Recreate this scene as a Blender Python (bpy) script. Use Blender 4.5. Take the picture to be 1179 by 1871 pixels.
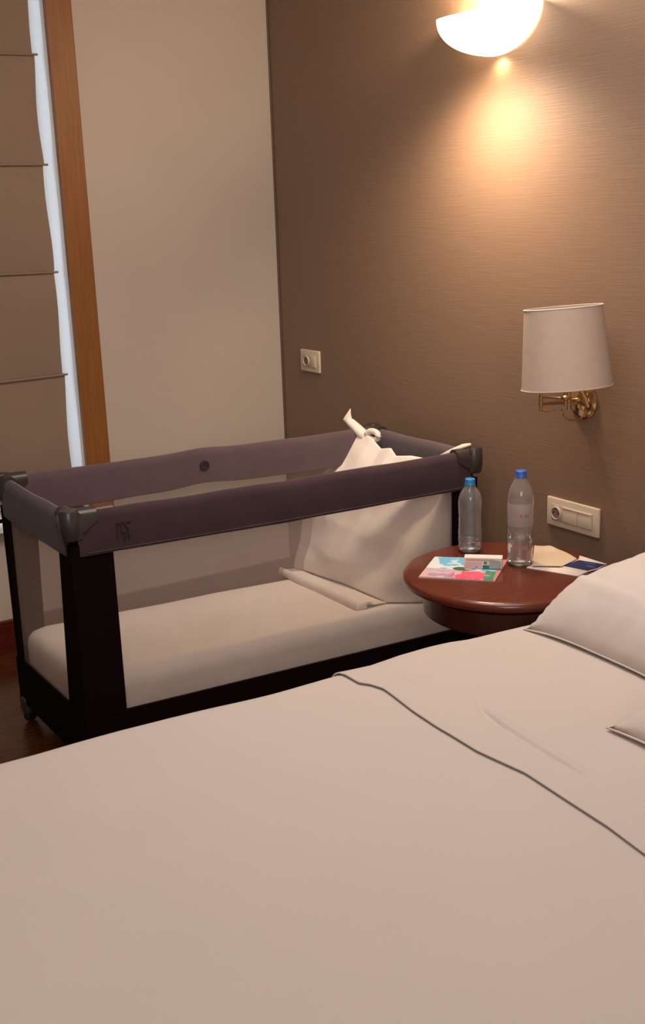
import bpy, bmesh, math, random
from mathutils import Vector, Matrix, noise
random.seed(7)
S = bpy.context.scene
for o in list(bpy.data.objects): bpy.data.objects.remove(o)
COL = S.collection
PI = math.pi
V = Vector

# ------------------------------------------------------------------ camera
cd = bpy.data.cameras.new('camera')
cam = bpy.data.objects.new('camera', cd); COL.objects.link(cam)
F = 2066.58
right = V((0.8367, -0.5465, -0.0342)); down = V((-0.1729, -0.2044, -0.9635)); fwd = V((0.5196, 0.8121, -0.2656))
m = Matrix((right, -down, -fwd)).transposed().to_4x4()
m.translation = V((-2.2653, -3.7900, 1.4841))
cam.matrix_world = m
cd.sensor_fit = 'HORIZONTAL'; cd.sensor_width = 36; cd.lens = F*36/1179
cd.shift_y = 14.6/1179; cd.clip_start = .02
S.camera = cam

# ------------------------------------------------------------------ world, lights, exposure
w = bpy.data.worlds.new('world'); S.world = w; w.use_nodes = True
bg = w.node_tree.nodes['Background']; bg.inputs[0].default_value = (.86, .93, 1, 1); bg.inputs[1].default_value = 2.1
S.view_settings.view_transform = 'Standard'; S.view_settings.look = 'None'
S.view_settings.exposure = .08; S.view_settings.gamma = 1; S.view_settings.use_curve_mapping = False

def light(name, kind, loc, energy, col, size=.3, rot=None, **k):
    l = bpy.data.lights.new(name, kind); l.energy = energy; l.color = col
    if kind == 'AREA': l.size = size
    elif kind in ('POINT', 'SPOT'): l.shadow_soft_size = size
    for a, b in k.items(): setattr(l, a, b)
    o = bpy.data.objects.new(name, l); COL.objects.link(o); o.location = loc
    if rot: o.rotation_euler = rot
    return o
light('ceiling_light', 'AREA', (-.95, -2.0, 2.5), 28, (1, .89, .83), 1.2)
light('fill_light', 'AREA', (-2.75, -5.0, 2.0), 46, (1, .88, .81), 1.4, (math.radians(80), 0, math.radians(-22)))  # unseen fill added behind the camera to brighten walls and blind

# ------------------------------------------------------------------ materials
def mat(name, col, rough=.6, metal=0, **k):
    m = bpy.data.materials.new(name); m.use_nodes = True
    b = m.node_tree.nodes['Principled BSDF']
    b.inputs['Base Color'].default_value = (*col, 1)
    b.inputs['Roughness'].default_value = rough; b.inputs['Metallic'].default_value = metal
    for a, v in k.items():
        b.inputs[a.replace('_', ' ')].default_value = v
    return m
def bsdf(m): return m.node_tree.nodes['Principled BSDF']
def noisy(m, c1, c2, scale, sc=(1, 1, 1), bump=0, bscale=None, detail=4, dist=.01, lo=.3, hi=.7):
    nt = m.node_tree; N = nt.nodes; L = nt.links
    tc = N.new('ShaderNodeTexCoord'); mp = N.new('ShaderNodeMapping'); mp.inputs['Scale'].default_value = sc
    nz = N.new('ShaderNodeTexNoise'); nz.inputs['Scale'].default_value = scale; nz.inputs['Detail'].default_value = detail
    cr = N.new('ShaderNodeValToRGB'); cr.color_ramp.elements[0].color = (*c1, 1); cr.color_ramp.elements[1].color = (*c2, 1)
    cr.color_ramp.elements[0].position = lo; cr.color_ramp.elements[1].position = hi
    L.new(tc.outputs['Object'], mp.inputs[0]); L.new(mp.outputs[0], nz.inputs['Vector']); L.new(nz.outputs['Fac'], cr.inputs[0])
    L.new(cr.outputs[0], bsdf(m).inputs['Base Color'])
    if bump:
        bp = N.new('ShaderNodeBump'); bp.inputs['Strength'].default_value = bump; bp.inputs['Distance'].default_value = dist
        src = nz
        if bscale:
            src = N.new('ShaderNodeTexNoise'); src.inputs['Scale'].default_value = bscale; src.inputs['Detail'].default_value = 3
            L.new(mp.outputs[0], src.inputs['Vector'])
        L.new(src.outputs['Fac'], bp.inputs['Height']); L.new(bp.outputs[0], bsdf(m).inputs['Normal'])
    return m

M = {}
M['cream'] = noisy(mat('cream_paint', (.5, .42, .35), .8), (.49, .415, .345), (.52, .44, .37), 2.2)
M['brown'] = noisy(mat('brown_wallcovering', (.16, .10, .065), .5), (.205, .128, .084), (.235, .147, .097), 6, (1, 1.2, 60), .3, dist=.0015)
M['ceil'] = mat('ceiling_paint', (.7, .66, .6), .9)
M['floor'] = noisy(mat('dark_parquet', (.1, .03, .01), .22), (.055, .014, .004), (.14, .045, .015), 5, (2, 30, 1), .04)
M['redwood'] = noisy(mat('dark_red_wood', (.1, .02, .01), .3), (.075, .010, .006), (.11, .018, .010), 8, (1, 1, 12))
M['orange_wood'] = noisy(mat('orange_wood', (.35, .14, .035), .45), (.21, .074, .012), (.28, .102, .018), 6, (16, 16, .8), .1)
M['blind'] = noisy(mat('taupe_blind_fabric', (.3, .22, .16), .9), (.24, .165, .115), (.27, .188, .132), 3, bump=.25, bscale=350, dist=.002)
M['pvc'] = mat('white_frame', (.75, .77, .8), .4)
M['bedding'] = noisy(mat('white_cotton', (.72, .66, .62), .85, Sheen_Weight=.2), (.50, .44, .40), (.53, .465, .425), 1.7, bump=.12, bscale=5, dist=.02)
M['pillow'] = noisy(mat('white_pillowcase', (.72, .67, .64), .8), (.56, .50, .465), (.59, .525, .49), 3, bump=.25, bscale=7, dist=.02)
M['cotsheet'] = noisy(mat('white_cot_sheet', (.78, .72, .67), .85), (.79, .71, .65), (.82, .74, .68), 3, bump=.3, bscale=9, dist=.02)
M['mauve'] = noisy(mat('mauve_grey_fabric', (.12, .08, .09), .9, Sheen_Weight=.2, Specular_IOR_Level=.15), (.043, .023, .029), (.052, .029, .035), 14, bump=.2, bscale=260, dist=.002)
M['mauve_in'] = noisy(mat('paler_mauve_lining', (.12, .08, .09), .85, Sheen_Weight=.3, Specular_IOR_Level=.15), (.088, .058, .066), (.102, .068, .077), 14, bump=.2, bscale=260, dist=.002)
M['darkfab'] = mat('dark_aubergine_fabric', (.0062, .0017, .0025), .9, Specular_IOR_Level=.08)
M['plastic'] = mat('grey_plastic', (.040, .031, .028), .33)
M['wheel'] = mat('dark_wheel_rubber', (.02, .012, .014), .5)
M['table'] = noisy(mat('mahogany_veneer', (.2, .05, .02), .22), (.095, .021, .011), (.13, .030, .015), 7, (1.5, 22, 22), .02)
M['drum'] = noisy(mat('mahogany_dark', (.1, .025, .014), .3), (.042, .008, .005), (.062, .012, .008), 7, (6, 6, 1.5))
M['ivory'] = mat('ivory_plastic', (.62, .52, .41), .35)
M['ivory2'] = mat('ivory_plastic_insert', (.5, .41, .32), .4)
M['slot'] = mat('dark_socket_hole', (.19, .135, .10), .6)
M['brass'] = mat('polished_brass', (.60, .42, .22), .2, 1)
M['shade'] = noisy(mat('cream_lampshade_linen', (.5, .4, .32), .85), (.46, .36, .29), (.49, .385, .31), 40, (1, 1, 1), .1, 300, dist=.001)
bsdf(M['shade']).inputs['Subsurface Weight'].default_value = 0
M['shade_in'] = mat('white_shade_lining', (.8, .72, .62), .8)
M['bulb'] = mat('frosted_bulb', (.8, .78, .74), .3)
g = mat('lit_opal_glass', (.9, .88, .85), .2)
bsdf(g).inputs['Emission Color'].default_value = (1, .76, .50, 1); bsdf(g).inputs['Emission Strength'].default_value = 5.5
M['opal'] = g
M['pet'] = mat('clear_plastic', (.93, .90, .90), .05, 0, Transmission_Weight=.93, IOR=1.36)
M['water'] = mat('water', (1, 1, 1), .0, 0, Transmission_Weight=1, IOR=1.33)
M['cap_teal'] = mat('blue_cap_plastic', (.025, .2, .42), .4)
M['cap_blue'] = mat('deep_blue_cap_plastic', (.035, .11, .48), .4)
M['label'] = mat('clear_film_label', (.62, .53, .55), .4, 0, Alpha=.28)
M['redink'] = mat('red_ink', (.42, .09, .1), .5)
M['darkink'] = mat('dark_ink', (.03, .03, .07), .5)
M['greyink'] = mat('grey_ink', (.3, .27, .27), .5)
M['green'] = mat('green_print', (.035, .17, .10), .5)
M['palegreen'] = mat('pale_grey_green_print', (.33, .38, .34), .5)
M['palepink'] = mat('pale_pink_print', (.62, .43, .42), .5)
M['boxwhite'] = mat('white_carton', (.72, .64, .61), .5)
M['paper_cream'] = mat('cream_paper', (.60, .47, .34), .6)
M['paper_white'] = mat('white_paper', (.72, .62, .57), .6)
M['navy'] = mat('navy_print', (.012, .022, .085), .4)
M['navy_light'] = mat('light_navy_print', (.05, .09, .24), .4)
M['paperbody'] = mat('magazine_paper', (.5, .4, .38), .6)
M['emblem'] = mat('dark_embroidery', (.018, .009, .011), .7)
M['trimline'] = mat('brown_edge_trim', (.13, .08, .055), .6)
M['bedbase'] = mat('dark_bed_base', (.05, .03, .025), .8)
M['sleeve'] = mat('white_cotton_tie', (.68, .6, .52), .8)
# mesh net: an open weave, half thread, half hole
net = bpy.data.materials.new('white_net'); net.use_nodes = True
nt = net.node_tree; nt.nodes.clear()
out = nt.nodes.new('ShaderNodeOutputMaterial'); mx = nt.nodes.new('ShaderNodeMixShader'); tr = nt.nodes.new('ShaderNodeBsdfTransparent')
df = nt.nodes.new('ShaderNodeBsdfDiffuse'); df.inputs[0].default_value = (.42, .34, .315, 1)
tl = nt.nodes.new('ShaderNodeBsdfTranslucent'); tl.inputs[0].default_value = (.42, .34, .315, 1)
m2 = nt.nodes.new('ShaderNodeMixShader'); m2.inputs[0].default_value = .35
nt.links.new(df.outputs[0], m2.inputs[1]); nt.links.new(tl.outputs[0], m2.inputs[2])
tc = nt.nodes.new('ShaderNodeTexCoord'); nz = nt.nodes.new('ShaderNodeTexNoise'); nz.inputs['Scale'].default_value = 14
mr = nt.nodes.new('ShaderNodeMapRange'); mr.inputs['To Min'].default_value = .41; mr.inputs['To Max'].default_value = .49
nt.links.new(tc.outputs['Object'], nz.inputs['Vector']); nt.links.new(nz.outputs['Fac'], mr.inputs['Value'])
nt.links.new(mr.outputs[0], mx.inputs[0]); nt.links.new(tr.outputs[0], mx.inputs[1]); nt.links.new(m2.outputs[0], mx.inputs[2])
nt.links.new(mx.outputs[0], out.inputs[0])
M['net'] = net
# printed magazine cover: colours come from a vertex colour layer holding the flat artwork
mg = bpy.data.materials.new('printed_cover'); mg.use_nodes = True
at = mg.node_tree.nodes.new('ShaderNodeVertexColor'); at.layer_name = 'print'
mg.node_tree.links.new(at.outputs[0], bsdf(mg).inputs['Base Color']); bsdf(mg).inputs['Roughness'].default_value = .45
M['print'] = mg

# ------------------------------------------------------------------ helpers
def obj(name, bm, m, parent=None, smooth=False, loc=None):
    me = bpy.data.meshes.new(name)
    bmesh.ops.recalc_face_normals(bm, faces=bm.faces)
    bm.to_mesh(me); bm.free()
    if m: me.materials.append(m)
    if smooth:
        me.polygons.foreach_set('use_smooth', [True]*len(me.polygons))
        if smooth != 'all': me.set_sharp_from_angle(angle=math.radians(38))
    o = bpy.data.objects.new(name, me); COL.objects.link(o)
    if parent:
        o.parent = parent
        o.matrix_parent_inverse = Matrix.Translation(-parent.location) if parent.type == 'EMPTY' else Matrix()
    return o
def sub(name, bm, m, parent, smooth=False):   # a child of a mesh part that sits at the world origin of its own thing
    return obj(name, bm, m, parent, smooth)
def thing(name, label, cat, loc, group=None):
    o = bpy.data.objects.new(name, None); COL.objects.link(o); o.location = loc; o.empty_display_size = .1
    o['label'] = label; o['category'] = cat
    if group: o['group'] = group
    return o
def tag(o, label, cat, group=None):
    o['label'] = label; o['category'] = cat
    if group: o['group'] = group
    return o
def struct(name, bm, m, parent=None, smooth=False):
    o = obj(name, bm, m, parent, smooth); 
    if not parent: o['kind'] = 'structure'
    return o
def box(bm, x0, x1, y0, y1, z0, z1, bev=0, seg=2):
    vs = [bm.verts.new((x, y, z)) for x in (x0, x1) for y in (y0, y1) for z in (z0, z1)]
    f = [(0, 1, 3, 2), (4, 6, 7, 5), (0, 4, 5, 1), (2, 3, 7, 6), (0, 2, 6, 4), (1, 5, 7, 3)]
    fs = [bm.faces.new([vs[i] for i in q]) for q in f]
    if bev:
        es = list({e for q in fs for e in q.edges})
        bmesh.ops.bevel(bm, geom=es, offset=bev, segments=seg, affect='EDGES', profile=.5)
    return bm
def bxm(*a, **k): return box(bmesh.new(), *a, **k)
def xform(bm, mtx): bmesh.ops.transform(bm, matrix=mtx, verts=bm.verts); return bm
def tube(bm, pts, r, n=12, cap=True, flat=1.0):
    pts = [V(p) for p in pts]; rings = []
    up = V((0, 0, 1))
    for i, p in enumerate(pts):
        t = (pts[min(i+1, len(pts)-1)] - pts[max(i-1, 0)]).normalized()
        a = t.cross(up); 
        if a.length < .05: a = t.cross(V((1, 0, 0)))
        a.normalize(); b = t.cross(a).normalized()
        rr = r[i] if isinstance(r, (list, tuple)) else r
        rings.append([bm.verts.new(p + rr*(math.cos(2*PI*k/n)*a + flat*math.sin(2*PI*k/n)*b)) for k in range(n)])
    for i in range(len(rings)-1):
        for k in range(n):
            bm.faces.new((rings[i][k], rings[i][(k+1) % n], rings[i+1][(k+1) % n], rings[i+1][k]))
    if cap: bm.faces.new(rings[0][::-1]); bm.faces.new(rings[-1])
    return bm
def lathe(bm, prof, c=(0, 0, 0), n=40, a0=0, a1=2*PI):
    c = V(c); full = abs(a1-a0-2*PI) < 1e-6; K = n if full else n+1; rings = []
    for r, z in prof:
        if r < 1e-6: rings.append([bm.verts.new(c+V((0, 0, z)))]*K)
        else: rings.append([bm.verts.new(c+V((r*math.cos(a0+(a1-a0)*k/n), r*math.sin(a0+(a1-a0)*k/n), z))) for k in range(K)])
    for i in range(len(rings)-1):
        for k in range(n):
            a, b = rings[i], rings[i+1]; k2 = (k+1) % K
            q = []
            for v in (a[k], a[k2], b[k2], b[k]):
                if v not in q: q.append(v)
            if len(q) > 2:
                try: bm.faces.new(q)
                except ValueError: pass
    return bm
def grid(bm, fn, nu, nv, closeu=False):
    P = [[bm.verts.new(fn(i/nu, j/nv)) for j in range(nv+1)] for i in range(nu+1)]
    for i in range(nu):
        for j in range(nv):
            bm.faces.new((P[i][j], P[i+1][j], P[i+1][j+1], P[i][j+1]))
    return P
def thicken(b, geom=None, thickness=.002):
    bmesh.ops.recalc_face_normals(b, faces=b.faces); b.normal_update()
    bmesh.ops.solidify(b, geom=b.faces[:], thickness=thickness)
def text(s, size, mtx, m, parent, name='lettering', depth=.0004):
    cu = bpy.data.curves.new(name, 'FONT'); cu.body = s; cu.size = size; cu.extrude = depth; cu.align_x = 'CENTER'; cu.align_y = 'CENTER'
    t = bpy.data.objects.new('tmp', cu); COL.objects.link(t)
    dg = bpy.context.evaluated_depsgraph_get(); dg.update()
    me = bpy.data.meshes.new_from_object(t.evaluated_get(dg)); bpy.data.objects.remove(t)
    me.transform(mtx); me.materials.clear(); me.materials.append(m)
    o = bpy.data.objects.new(name, me); COL.objects.link(o); o.parent = parent
    if parent.type == 'EMPTY': o.matrix_parent_inverse = Matrix.Translation(-parent.location)
    return o
def interp(tab, x):
    if x <= tab[0][0]: return tab[0][1]
    for (a, b), (c, d) in zip(tab, tab[1:]):
        if x <= c:
            t = (x-a)/(c-a); return b+(d-b)*t
    return tab[-1][1]
def sm(a, b, x): t = max(0, min(1, (x-a)/(b-a))); return t*t*(3-2*t)
def nz3(x, y, z=0): return noise.noise(V((x, y, z)))

# ------------------------------------------------------------------ room shell
XL, YB, HC = -4.6, -5.2, 2.65
struct('floor', bxm(XL-.1, .1, YB-.1, .35, -.06, 0), M['floor'])
struct('ceiling', bxm(XL-.1, .1, YB-.1, .35, HC, HC+.08), M['ceil'])
struct('wall_right', bxm(0, .12, YB, .0, 0, HC), M['brown'])
struct('wall_left', bxm(XL-.12, XL, YB, .3, 0, HC), M['cream'])
struct('wall_front', bxm(XL, 0, YB-.12, YB, 0, HC), M['cream'])
WX0, WX1, WZ0, WZ1 = -2.55, -.838, .47, 2.42      # window opening
b = bmesh.new()
box(b, WX1, .12, 0, .3, 0, HC); box(b, XL, WX0, 0, .3, 0, HC); box(b, WX0, WX1, 0, .3, 0, WZ0); box(b, WX0, WX1, 0, .3, WZ1, HC)
struct('wall_back', b, M['cream'])
struct('baseboard_back', bxm(XL+.001, -.016, -.016, 0, 0, .12, bev=.004), M['redwood'])
struct('baseboard_right', bxm(-.015, 0, YB, -.001, 0, .12, bev=.004), M['redwood'])
struct('trim_1', bxm(-.006, -.0005, -.007, -.0005, .121, HC-.001, bev=.002), M['trimline'])
# window casing (orange wood) and the white window behind the blind
b = bmesh.new(); box(b, WX1-.002, WX1+.088, -.02, 0, WZ0-.09, WZ1+.09, bev=.004)
win = bpy.data.objects.new('window_1', None); COL.objects.link(win); win.location = (-1.7, .1, WZ0); win['kind'] = 'structure'
obj('casing', b, M['orange_wood'], win)
b = bmesh.new(); box(b, WX0-.088, WX0+.002, -.02, 0, WZ0-.09, WZ1+.09, bev=.004); obj('casing', b, M['orange_wood'], win)
b = bmesh.new(); box(b, WX0+.003, WX1-.003, -.02, 0, WZ1, WZ1+.09, bev=.004); obj('casing', b, M['orange_wood'], win)
b = bmesh.new(); box(b, WX0-.08, WX1+.08, -.05, .06, WZ0-.025, WZ0, bev=.005); obj('window_sill', b, M['pvc'], win)
b = bmesh.new()
for x0, x1, z0, z1 in ((WX1-.055, WX1, WZ0, WZ1), (WX0, WX0+.055, WZ0, WZ1), (WX0, WX1, WZ0, WZ0+.06), (WX0, WX1, WZ1-.06, WZ1)):
    box(b, x0, x1, .16, .23, z0, z1, bev=.006)
obj('window_frame', b, M['pvc'], win)
b = bmesh.new(); box(b, WX1-.012, WX1-.0005, .002, .16, WZ0+.002, WZ1-.002); obj('jamb_lining', b, M['pvc'], win)
gl = mat('window_glass', (1, 1, 1), 0, 0, Transmission_Weight=1, IOR=1.02)
b = bmesh.new(); box(b, WX0+.05, WX1-.05, .19, .195, WZ0+.05, WZ1-.05); obj('pane', b, gl, win)

# ------------------------------------------------------------------ roman blind
BX1 = -.877
bl = thing('roman_blind', 'taupe fabric roman blind with horizontal seams drawn down over the window', 'blind', (-1.7, .03, .5))
zs = [2.38, 1.998, 1.655, 1.310, .958, .52]
def blind_panel(z0, z1, k):
    def f(u, v):
        x = -2.5 + (BX1+2.5)*u; z = z1+(z0-z1)*v
        x += .004*math.sin(v*5+k*2)*sm(.9, 1, u) - .006*math.sin(PI*v)*sm(.95, 1, u)
        y = .03 - .011*math.sin(PI*min(v*1.0, 1))**.8 - .004*nz3(x*3, z*4, k)
        z += .006*math.sin(x*3+k)*(v*(1-v)*2)
        return V((x, y, z))
    b = bmesh.new(); grid(b, f, 60, 14)
    thicken(b, geom=b.faces[:], thickness=.0025)
    return b
for k in range(5):
    obj('fabric_panel', blind_panel(zs[k+1], zs[k], k), M['blind'], bl, True)
    if k < 4:
        z = zs[k+1]
        b = bmesh.new()
        tube(b, [(-2.51+(BX1+.012+2.51)*i/14, .022+.002*nz3(i, k), z+.004*math.sin(i*.5+k*1.7)-.002) for i in range(15)], .0036, 8)
        obj('seam_rod', b, M['blind'], bl, True)
b = bmesh.new(); box(b, -2.5, BX1, .01, .05, 2.38, 2.415, bev=.004); obj('headrail', b, M['pvc'], bl)

# ------------------------------------------------------------------ wall sockets
def plate(name, label, y0, y1, z0, z1, modules, group=None):
    t = thing(name, label, 'wall socket', (0, (y0+y1)/2, (z0+z1)/2), group)
    lo, hi = min(y0, y1), max(y0, y1); zc = (z0+z1)/2
    b = bmesh.new(); box(b, -.010, 0, lo, hi, z0, z1, bev=.004, seg=3)
    obj('cover_plate', b, M['ivory'], t, True)
    b = bmesh.new(); mg = .022
    box(b, -.0125, -.008, lo+mg, hi-mg*1.0, zc-.0235, zc+.0235, bev=.0015)
    obj('insert_frame', b, M['ivory2'], t, True)
    return t, lo, hi, zc
def round_socket(t, yc, zc, r=.019):
    b = bmesh.new(); lathe(b, [(r, 0), (r, .004), (r-.002, .005), (r-.003, .0015), (0, .0015)], n=28)
    xform(b, Matrix.Translation((-.0125, yc, zc)) @ Matrix.Rotation(-PI/2, 4, 'Y'))
    s = obj('socket_ring', b, M['ivory'], t, True)
    b = bmesh.new(); lathe(b, [(0, .0018), (r-.0035, .0018), (r-.0035, .0026), (0, .0026)], n=24)
    xform(b, Matrix.Translation((-.0125, yc, zc)) @ Matrix.Rotation(-PI/2, 4, 'Y'))
    obj('socket_well', b, M['slot'], t)
    b = bmesh.new()
    for dy in (-.0095, .0095):
        lathe(b, [(0, 0), (.0028, 0), (.0028, .0032), (0, .0032)], (0, dy, 0), 10)
    xform(b, Matrix.Translation((-.0125, yc, zc)) @ Matrix.Rotation(-PI/2, 4, 'Y'))
    obj('pin_hole', b, M['wheel'], t)
t, lo, hi, zc = plate('wall_socket', 'small ivory wall socket plate with one round outlet near the room corner', -.150, -.280, .895, .977, 3)
round_socket(t, -.198, zc)
b = bmesh.new(); box(b, -.0145, -.012, -.258, -.226, zc-.020, zc+.020, bev=.001); obj('blank_module', b, M['ivory'], t, True)
t, lo, hi, zc = plate('wall_socket', 'long ivory wall plate with round outlet and switches above the round nightstand', -1.473, -1.676, .576, .661, 6)
round_socket(t, -1.516, zc)
for i, (a, c) in enumerate(((-1.545, -1.598), (-1.600, -1.652))):
    b = bmesh.new(); box(b, -.0150, -.012, c, a, zc-.0215, zc+.018, bev=.0012); obj('switch_rocker', b, M['ivory'], t, True)
b = bmesh.new(); box(b, -.0165, -.012, -1.652, -1.542, zc+.0185, zc+.0225, bev=.0008); obj('ridge', b, M['ivory'], t, True)

# ------------------------------------------------------------------ uplighter sconce
sc = thing('wall_sconce', 'lit white opal glass half bowl sconce high on the brown wall', 'wall light', (0, -1.24, 1.95))
A, B, CC, ZR = .172, .165, .118, 1.993
def bowl(off):
    b = bmesh.new()
    def f(u, v):
        ph = PI*u; th = v*PI/2*.985      # ph 0..pi along wall, th rim..bottom
        y = (A-off)*math.cos(ph)*math.cos(th); x = -(B-off)*math.sin(ph)*math.cos(th); z = -(CC-off)*math.sin(th)-.022*math.sin(ph)*math.cos(th)**2
        return V((x-.004, -1.24+y, ZR+z))
    grid(b, f, 40, 20); return b
b = bowl(0); thicken(b, geom=b.faces[:], thickness=.005)
bmesh.ops.remove_doubles(b, verts=b.verts, dist=.0004)
obj('glass_bowl', b, M['opal'], sc, True)
b = bmesh.new(); box(b, -.02, -.0005, -1.30, -1.18, 1.89, 1.97, bev=.004); obj('wall_bracket', b, M['brass'], sc)
b = bmesh.new(); tube(b, [(-.02, -1.24, 1.90), (-.05, -1.24, 1.90), (-.055, -1.24, 1.92)], .009); obj('lamp_holder', b, M['pvc'], sc, True)
b = bmesh.new(); lathe(b, [(0, 0), (.012, .004), (.014, .02), (.024, .045), (.026, .06), (.018, .078), (0, .084)], (-.055, -1.24, 1.962-.045), 20); obj('bulb', b, M['bulb'], sc, True)
l = light('sconce_bulb_light', 'POINT', (-.085, -1.24, 2.03), 10, (1, .74, .46), .03)
l.parent = sc; l.matrix_parent_inverse = Matrix.Translation(-sc.location)
l = light('sconce_glow_light', 'SPOT', (-.022, -1.255, 1.868), 1.1, (1, .74, .40), .012, (math.radians(0), math.radians(-14), 0), spot_size=math.radians(160), spot_blend=1.0)
l.parent = sc; l.matrix_parent_inverse = Matrix.Translation(-sc.location)
l = light('sconce_fill_spot', 'SPOT', (-.22, -1.26, 1.845), 42, (1, .77, .54), .07, (math.radians(0), math.radians(-14), 0), spot_size=math.radians(150), spot_blend=1.0)  # added spot in open air below the bowl, boosting the wall glow
l.parent = sc; l.matrix_parent_inverse = Matrix.Translation(-sc.location)

# ------------------------------------------------------------------ swing arm lamp
wl = thing('wall_lamp', 'unlit swing arm wall lamp with cream fabric shade and brass arm', 'wall lamp', (0, -1.60, .955))
b = bmesh.new(); lathe(b, [(0, .026), (.014, .024), (.022, .018), (.034, .014), (.043, .012), (.050, .006), (.051, 0), (0, 0)], n=36)
xform(b, Matrix.Translation((0, -1.60, .952)) @ Matrix.Rotation(-PI/2, 4, 'Y')); obj('backplate', b, M['brass'], wl, True)
b = bmesh.new(); tube(b, [(-.02, -1.60, .957), (-.07, -1.612, .962)], .0055, 10); obj('arm', b, M['brass'], wl, True)
J = V((-.072, -1.613, .962)); Pv = V((-.20, -1.640, .979)); SS = V((-.17, -1.700, .985))
def knob(p, h, r=.0065):
    b = bmesh.new(); lathe(b, [(0, -h), (r*.6, -h), (r*.6, -h*.55), (r, -h*.5), (r, h*.5), (r*.6, h*.55), (r*.75, h*.8), (r*.5, h), (0, h)], p, 16); return b
obj('pivot', knob(J, .024, .0085), M['brass'], wl, True)
obj('pivot', knob(Pv, .027, .0065), M['brass'], wl, True)
b = bmesh.new(); tube(b, [J+V((0, 0, -.004)), Pv+V((0, 0, -.006))], .0052, 10); obj('arm', b, M['brass'], wl, True)
b = bmesh.new(); tube(b, [Pv+V((0, 0, .010)), SS+V((0, 0, .004))], .0048, 10); obj('arm', b, M['brass'], wl, True)
b = bmesh.new(); tube(b, [SS+V((0, 0, -.014)), SS+V((0, 0, .06))], .006, 10); lathe(b, [(.006, 0), (.012, .004), (.012, .010), (.006, .014)], SS+V((0, 0, .0)), 16); obj('stem', b, M['brass'], wl, True)
b = bmesh.new(); tube(b, [V((-.03, -1.62, .985)), V((-.02, -1.625, .965)), V((-.012, -1.628, .94))], .006, 10); obj('switch_stalk', b, M['brass'], wl, True)
b = bmesh.new(); tube(b, [Pv+V((.0, .0, -.02)), Pv+V((.01, -.012, -.026)), Pv+V((.03, -.02, -.024))], .0035, 8); obj('cable', b, M['brass'], wl, True)
# cable loop below the plate
b = bmesh.new(); tube(b, [V((-.05+.0*i, -1.60, .94)) + V((-.055*math.cos(PI*i/12)+.02, -.0, -.038*math.sin(PI*i/12))) for i in range(13)], .0026, 8); obj('cable', b, M['brass'], wl, True)
SC = V((-.17, -1.703, 1.018))
rot = Matrix.Translation(SC) @ Matrix.Rotation(math.radians(-3.2), 4, V((.52, .81, 0))) @ Matrix.Rotation(math.radians(-4), 4, V((.837, -.547, 0))) @ Matrix.Scale(1, 4)
b = bmesh.new(); lathe(b, [(.1155, 0), (.0985, .205)], n=64)
thicken(b, geom=b.faces[:], thickness=.002); xform(b, rot); obj('lamp_shade', b, M['shade'], wl, True)
for r, z in ((.1158, .002), (.0988, .204)):
    b = bmesh.new(); tube(b, [V((r*math.cos(2*PI*k/48), r*math.sin(2*PI*k/48), z)) for k in range(49)], .0017, 6, False)
    xform(b, rot); obj('shade_rim', b, M['shade_in'] if z > .1 else M['shade'], wl, True)
b = bmesh.new()
for k in range(3):
    a = 2*PI*k/3; tube(b, [V((.005*math.cos(a), .005*math.sin(a), .05)), V((.112*math.cos(a), .112*math.sin(a), .03))], .0015, 6)
xform(b, rot); obj('shade_spider', b, M['brass'], wl)
b = bmesh.new(); lathe(b, [(0, .04), (.013, .045), (.014, .06), (.028, .09), (.03, .11), (.02, .13), (0, .138)], n=20); xform(b, rot); obj('bulb', b, M['bulb'], wl, True)

# ------------------------------------------------------------------ nightstand
TC = (-.34, -1.66)
ns = thing('nightstand', 'round mahogany nightstand with drum drawer between cot and bed', 'nightstand', (TC[0], TC[1], 0))
R = .267
b = bmesh.new(); lathe(b, [(0, .523), (R-.012, .523), (R-.003, .527), (R, .535), (R-.001, .543), (R-.006, .5485), (R-.014, .550), (0, .550)], (*TC, 0), 96); obj('tabletop', b, M['table'], ns, True)
b = bmesh.new(); lathe(b, [(0, .440), (.205, .440), (.214, .446), (.216, .508), (.205, .516), (.19, .5225), (0, .5225)], (*TC, 0), 80); obj('drum', b, M['drum'], ns, True)
# curved drawer front, proud of the drum
b = bmesh.new()
a0, a1 = math.radians(172), math.radians(262)
prof = [(.2165, .450), (.222, .452), (.2225, .505), (.2165, .507)]
lathe(b, prof, (*TC, 0), 30, a0, a1)
obj('drawer_front', b, M['drum'], ns, True)
b = bmesh.new(); aa = math.radians(217); kx, ky = TC[0]+.23*math.cos(aa), TC[1]+.23*math.sin(aa)
lathe(b, [(0, 0), (.006, 0), (.004, .008), (.009, .014), (.009, .019), (0, .022)], n=16)
b.verts.ensure_lookup_table()
b.free()
b = bmesh.new(); lathe(b, [(0, 0), (.17, 0), (.172, .02), (.12, .032), (.03, .045), (.024, .06), (.022, .40), (.05, .4395), (0, .4395)], (*TC, 0), 48); obj('pedestal', b, M['drum'], ns, True)

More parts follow.
